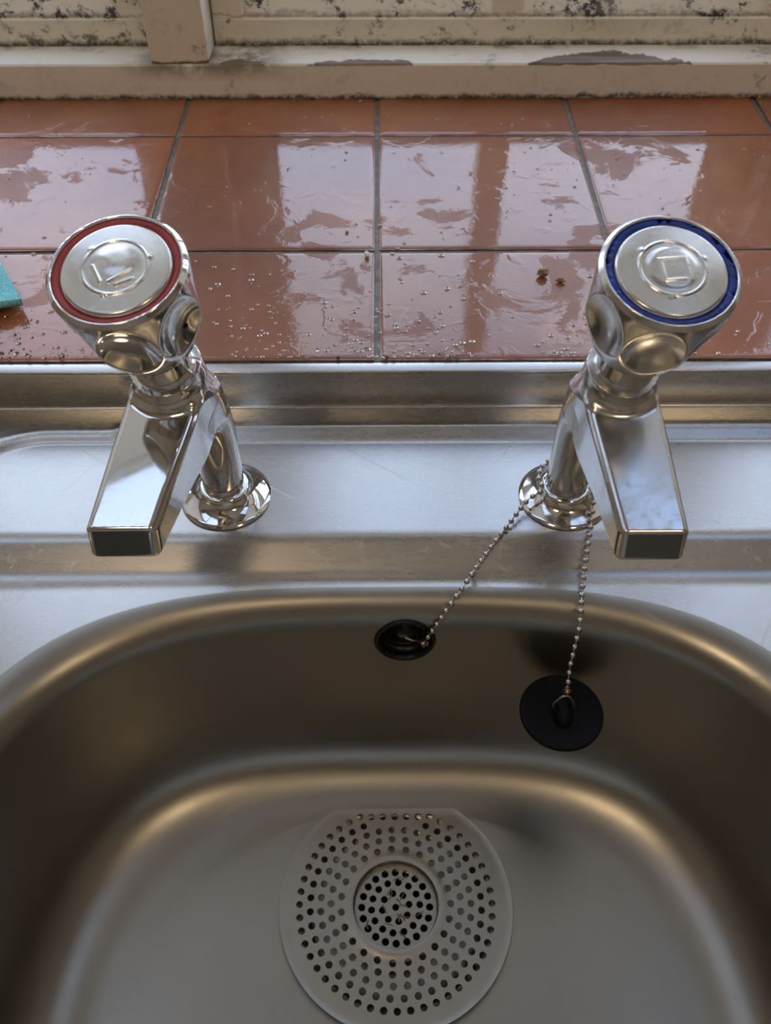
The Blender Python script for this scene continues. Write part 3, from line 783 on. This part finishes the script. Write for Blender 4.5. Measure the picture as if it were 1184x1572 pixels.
path_pts = [ovl, Vector((.0360,.2590,-.0090)), Vector((.0520,.2805,-.0020)), Vector((.0690,.3020,.0042)), Vector((.0765,.3110,.0068))]+arc+\
    [Vector((.1092,.3030,.0046)), Vector((.1068,.2930,.0024)), Vector((.1030,.2770,-.0034)), Vector((.1003,.2640,-.0085)), Vector((.0985,.2540,-.0098)), Vector((.0968,.2445,-.0150)), Vector((.0935,.2335,-.0310)), PL+Vector((0,.0006,.0205))]
path = catmull(path_pts, 40)
ds = [0]
for a, b in zip(path[:-1], path[1:]): ds.append(ds[-1]+(b-a).length)
SP = .00455; nb_ = int(ds[-1]/SP)
chain = tag(empty('bead_chain', tc_), 'thin metal bead chain from the overflow round the cold tap to the plug', 'chain')
bmb = bmesh.new(); bmesh.ops.create_uvsphere(bmb, u_segments=20, v_segments=12, radius=.00152)
bead0 = bm_obj('bead', bmb, M_BEAD, chain)
pts_b = []
for k in range(nb_+1):
    s_ = k*ds[-1]/nb_; q = int(np.searchsorted(ds, s_)); q = max(1, min(q, len(path)-1))
    t = (s_-ds[q-1])/max(1e-9, ds[q]-ds[q-1]); pts_b.append(path[q-1].lerp(path[q], t))
for k, p in enumerate(pts_b):
    b = bead0 if k == 0 else bead0.copy()
    if k: COL.objects.link(b)
    b.parent = chain; b.location = p-tc_
bm = bmesh.new(); tube(bm, [p-tc_ for p in path], .00036, 6)
bm_obj('link_wire', bm, M_BEAD, chain)
def clasp(p, d):
    """folded brass coupling: an eye round the last bead and two prongs hooking the loop"""
    p = Vector(p)-tc_; d = Vector(d).normalized(); u = d.cross(Vector((0, -.6, .8))).normalized(); bm = bmesh.new()
    c = p; nrm = u.cross(d)
    tube(bm, [c+.0021*(d*math.cos(a)+u*math.sin(a)) for a in np.linspace(0, 2*PI, 20, endpoint=False)], .00034, 7, closed=True)
    for sgn in (-1, 1):
        tube(bm, [c+d*.0019+u*.0008*sgn, c+d*.0040+u*.0005*sgn, c+d*.0058+u*.0004*sgn+nrm*.0003, c+d*.0064-nrm*.0006+u*.0004*sgn], .00034, 7)
    tube(bm, [c-d*.0020+u*.0014-nrm*.0006, c-d*.0026+u*.0004-nrm*.0014, c-d*.0024-u*.0010-nrm*.0008], .0004, 7)
    tag(bm_obj('clasp', bm, M_WIRE, chain), 'tarnished brass clasp')
clasp(path[-1], PL+Vector((0,.0008,.0158))-path[-1])
clasp(path[0], (MO @ Vector((.0066,-.0014,-.0005)))-path[0])

# ------------------------------------------------------------------ things on the sill
def cloth():
    n1, n2 = 60, 60; V = []; 
    c = Vector((-.2104,.4393,0)); e1 = Vector((-.0285,.0480,0)).normalized(); e2 = Vector((-.0145,-.0052,0)).normalized()
    for i_ in range(n1):
        for j_ in range(n2):
            a, b = i_/(n1-1)*.14, j_/(n2-1)*.16
            p = c+e1*a+e2*b; z = TZ+.0045+.0018*math.sin(a*70+b*35)*min(1, (a+b)*40)+.0020*math.exp(-(a/.010)**2)+.004*noise.noise(p*22)*min(1, b*15)+.00035*noise.noise(p*1500)
            V.append((p.x, p.y, z))
    F = [(i_*n2+j_, i_*n2+j_+1, (i_+1)*n2+j_+1, (i_+1)*n2+j_) for i_ in range(n1-1) for j_ in range(n2-1)]
    o = mesh_obj('cloth', V, [f[::-1] for f in F], M_CLOTH)
    md = o.modifiers.new('solid', 'SOLIDIFY'); md.thickness = .0040; md.offset = 0
    # rest it on the tiles
    return tag(o, 'turquoise microfibre cloth lying on the tiled sill at the left edge', 'cloth')
cl_o = cloth()
zmin = min(v.co.z for v in cl_o.data.vertices); cl_o.location.z = (TZ+.0022)-zmin
def crumb(x, y, r, mat, name, lab, grp=None, sq=(1,1,.7), z=None):
    bm = bmesh.new(); bmesh.ops.create_icosphere(bm, subdivisions=3, radius=r)
    for v in bm.verts:
        k = 1+.45*noise.noise(v.co/r*1.3+Vector((x*900, y*700, 0)))+.2*noise.noise(v.co/r*3.1); v.co = Vector((v.co.x*k*sq[0], v.co.y*k*sq[1], v.co.z*k*sq[2]))
    zm = min(v.co.z for v in bm.verts); o = bm_obj(name, bm, mat); o.location = (x, y, (TZ if z is None else z)-zm-.0001); return tag(o, lab, 'crumb' if 'crumb' in name else 'grit', grp)
crumb(.1004, .4735, .0032, M_CRUMB, 'crumb', 'larger light brown crumb on the sill tile left of the cold tap handle', sq=(1.15,.9,.8))
crumb(.1106, .4672, .0021, M_CRUMB, 'crumb', 'smaller brown crumb beside the cold tap handle', sq=(1.3,.8,.7))
crumb(-.0085, .4955, .0017, M_WHITE, 'paint_flake', 'white paint fleck by the crossing of the central tile joints', sq=(.9,1.5,.9))
crumb(-.0218, .5240, .0013, M_WHITE, 'paint_flake', 'tiny white fleck on the tile left of the central joint', sq=(.8,1.4,.8))
# water drops lying on the tiles
bm = bmesh.new()
def drop(x, y, r, hgt):
    seg_ = 9; rings_ = []
    top = bm.verts.new((x, y, TZ+hgt+.0002))
    el = random.uniform(.7, 1.3); ph = random.uniform(0, 3)
    for f_, h_ in ((.45, .86), (.8, .5), (1, 0)):
        rings_.append([bm.verts.new((x+r*f_*math.cos(a+ph)*el, y+r*f_*math.sin(a+ph), TZ+.0002+hgt*h_)) for a in np.linspace(0, 2*PI, seg_, endpoint=False)])
    for k in range(seg_): bm.faces.new((top, rings_[0][k], rings_[0][(k+1) % seg_]))
    for A_, B_ in zip(rings_[:-1], rings_[1:]):
        for k in range(seg_): bm.faces.new((A_[k], B_[k], B_[(k+1) % seg_], A_[(k+1) % seg_]))
    bm.faces.new(rings_[-1][::-1])
for k in range(900):
    x = random.uniform(-.36, .36); y = .397+(.345)*random.random()**1.5
    if noise.noise((x*14, y*14, 2.2)) < -.05: continue
    r = random.choice((.0004, .0006, .0008, .0011, .0016)); drop(x, y, r, r*.45)
for k in range(700):
    x = random.uniform(-.24, .24); y = .3965+.05*random.random()**2
    if abs(y-.5027) < .003 or noise.noise((x*22, y*9, 5.2)) < .02: continue
    r = random.choice((.0004, .0006, .0009, .0013)); drop(x, y, r, r*.4)
tag(bm_obj('water_drops', bm, M_WATER), 'scattered small water drops on the terracotta sill tiles', 'water', None, 'stuff')
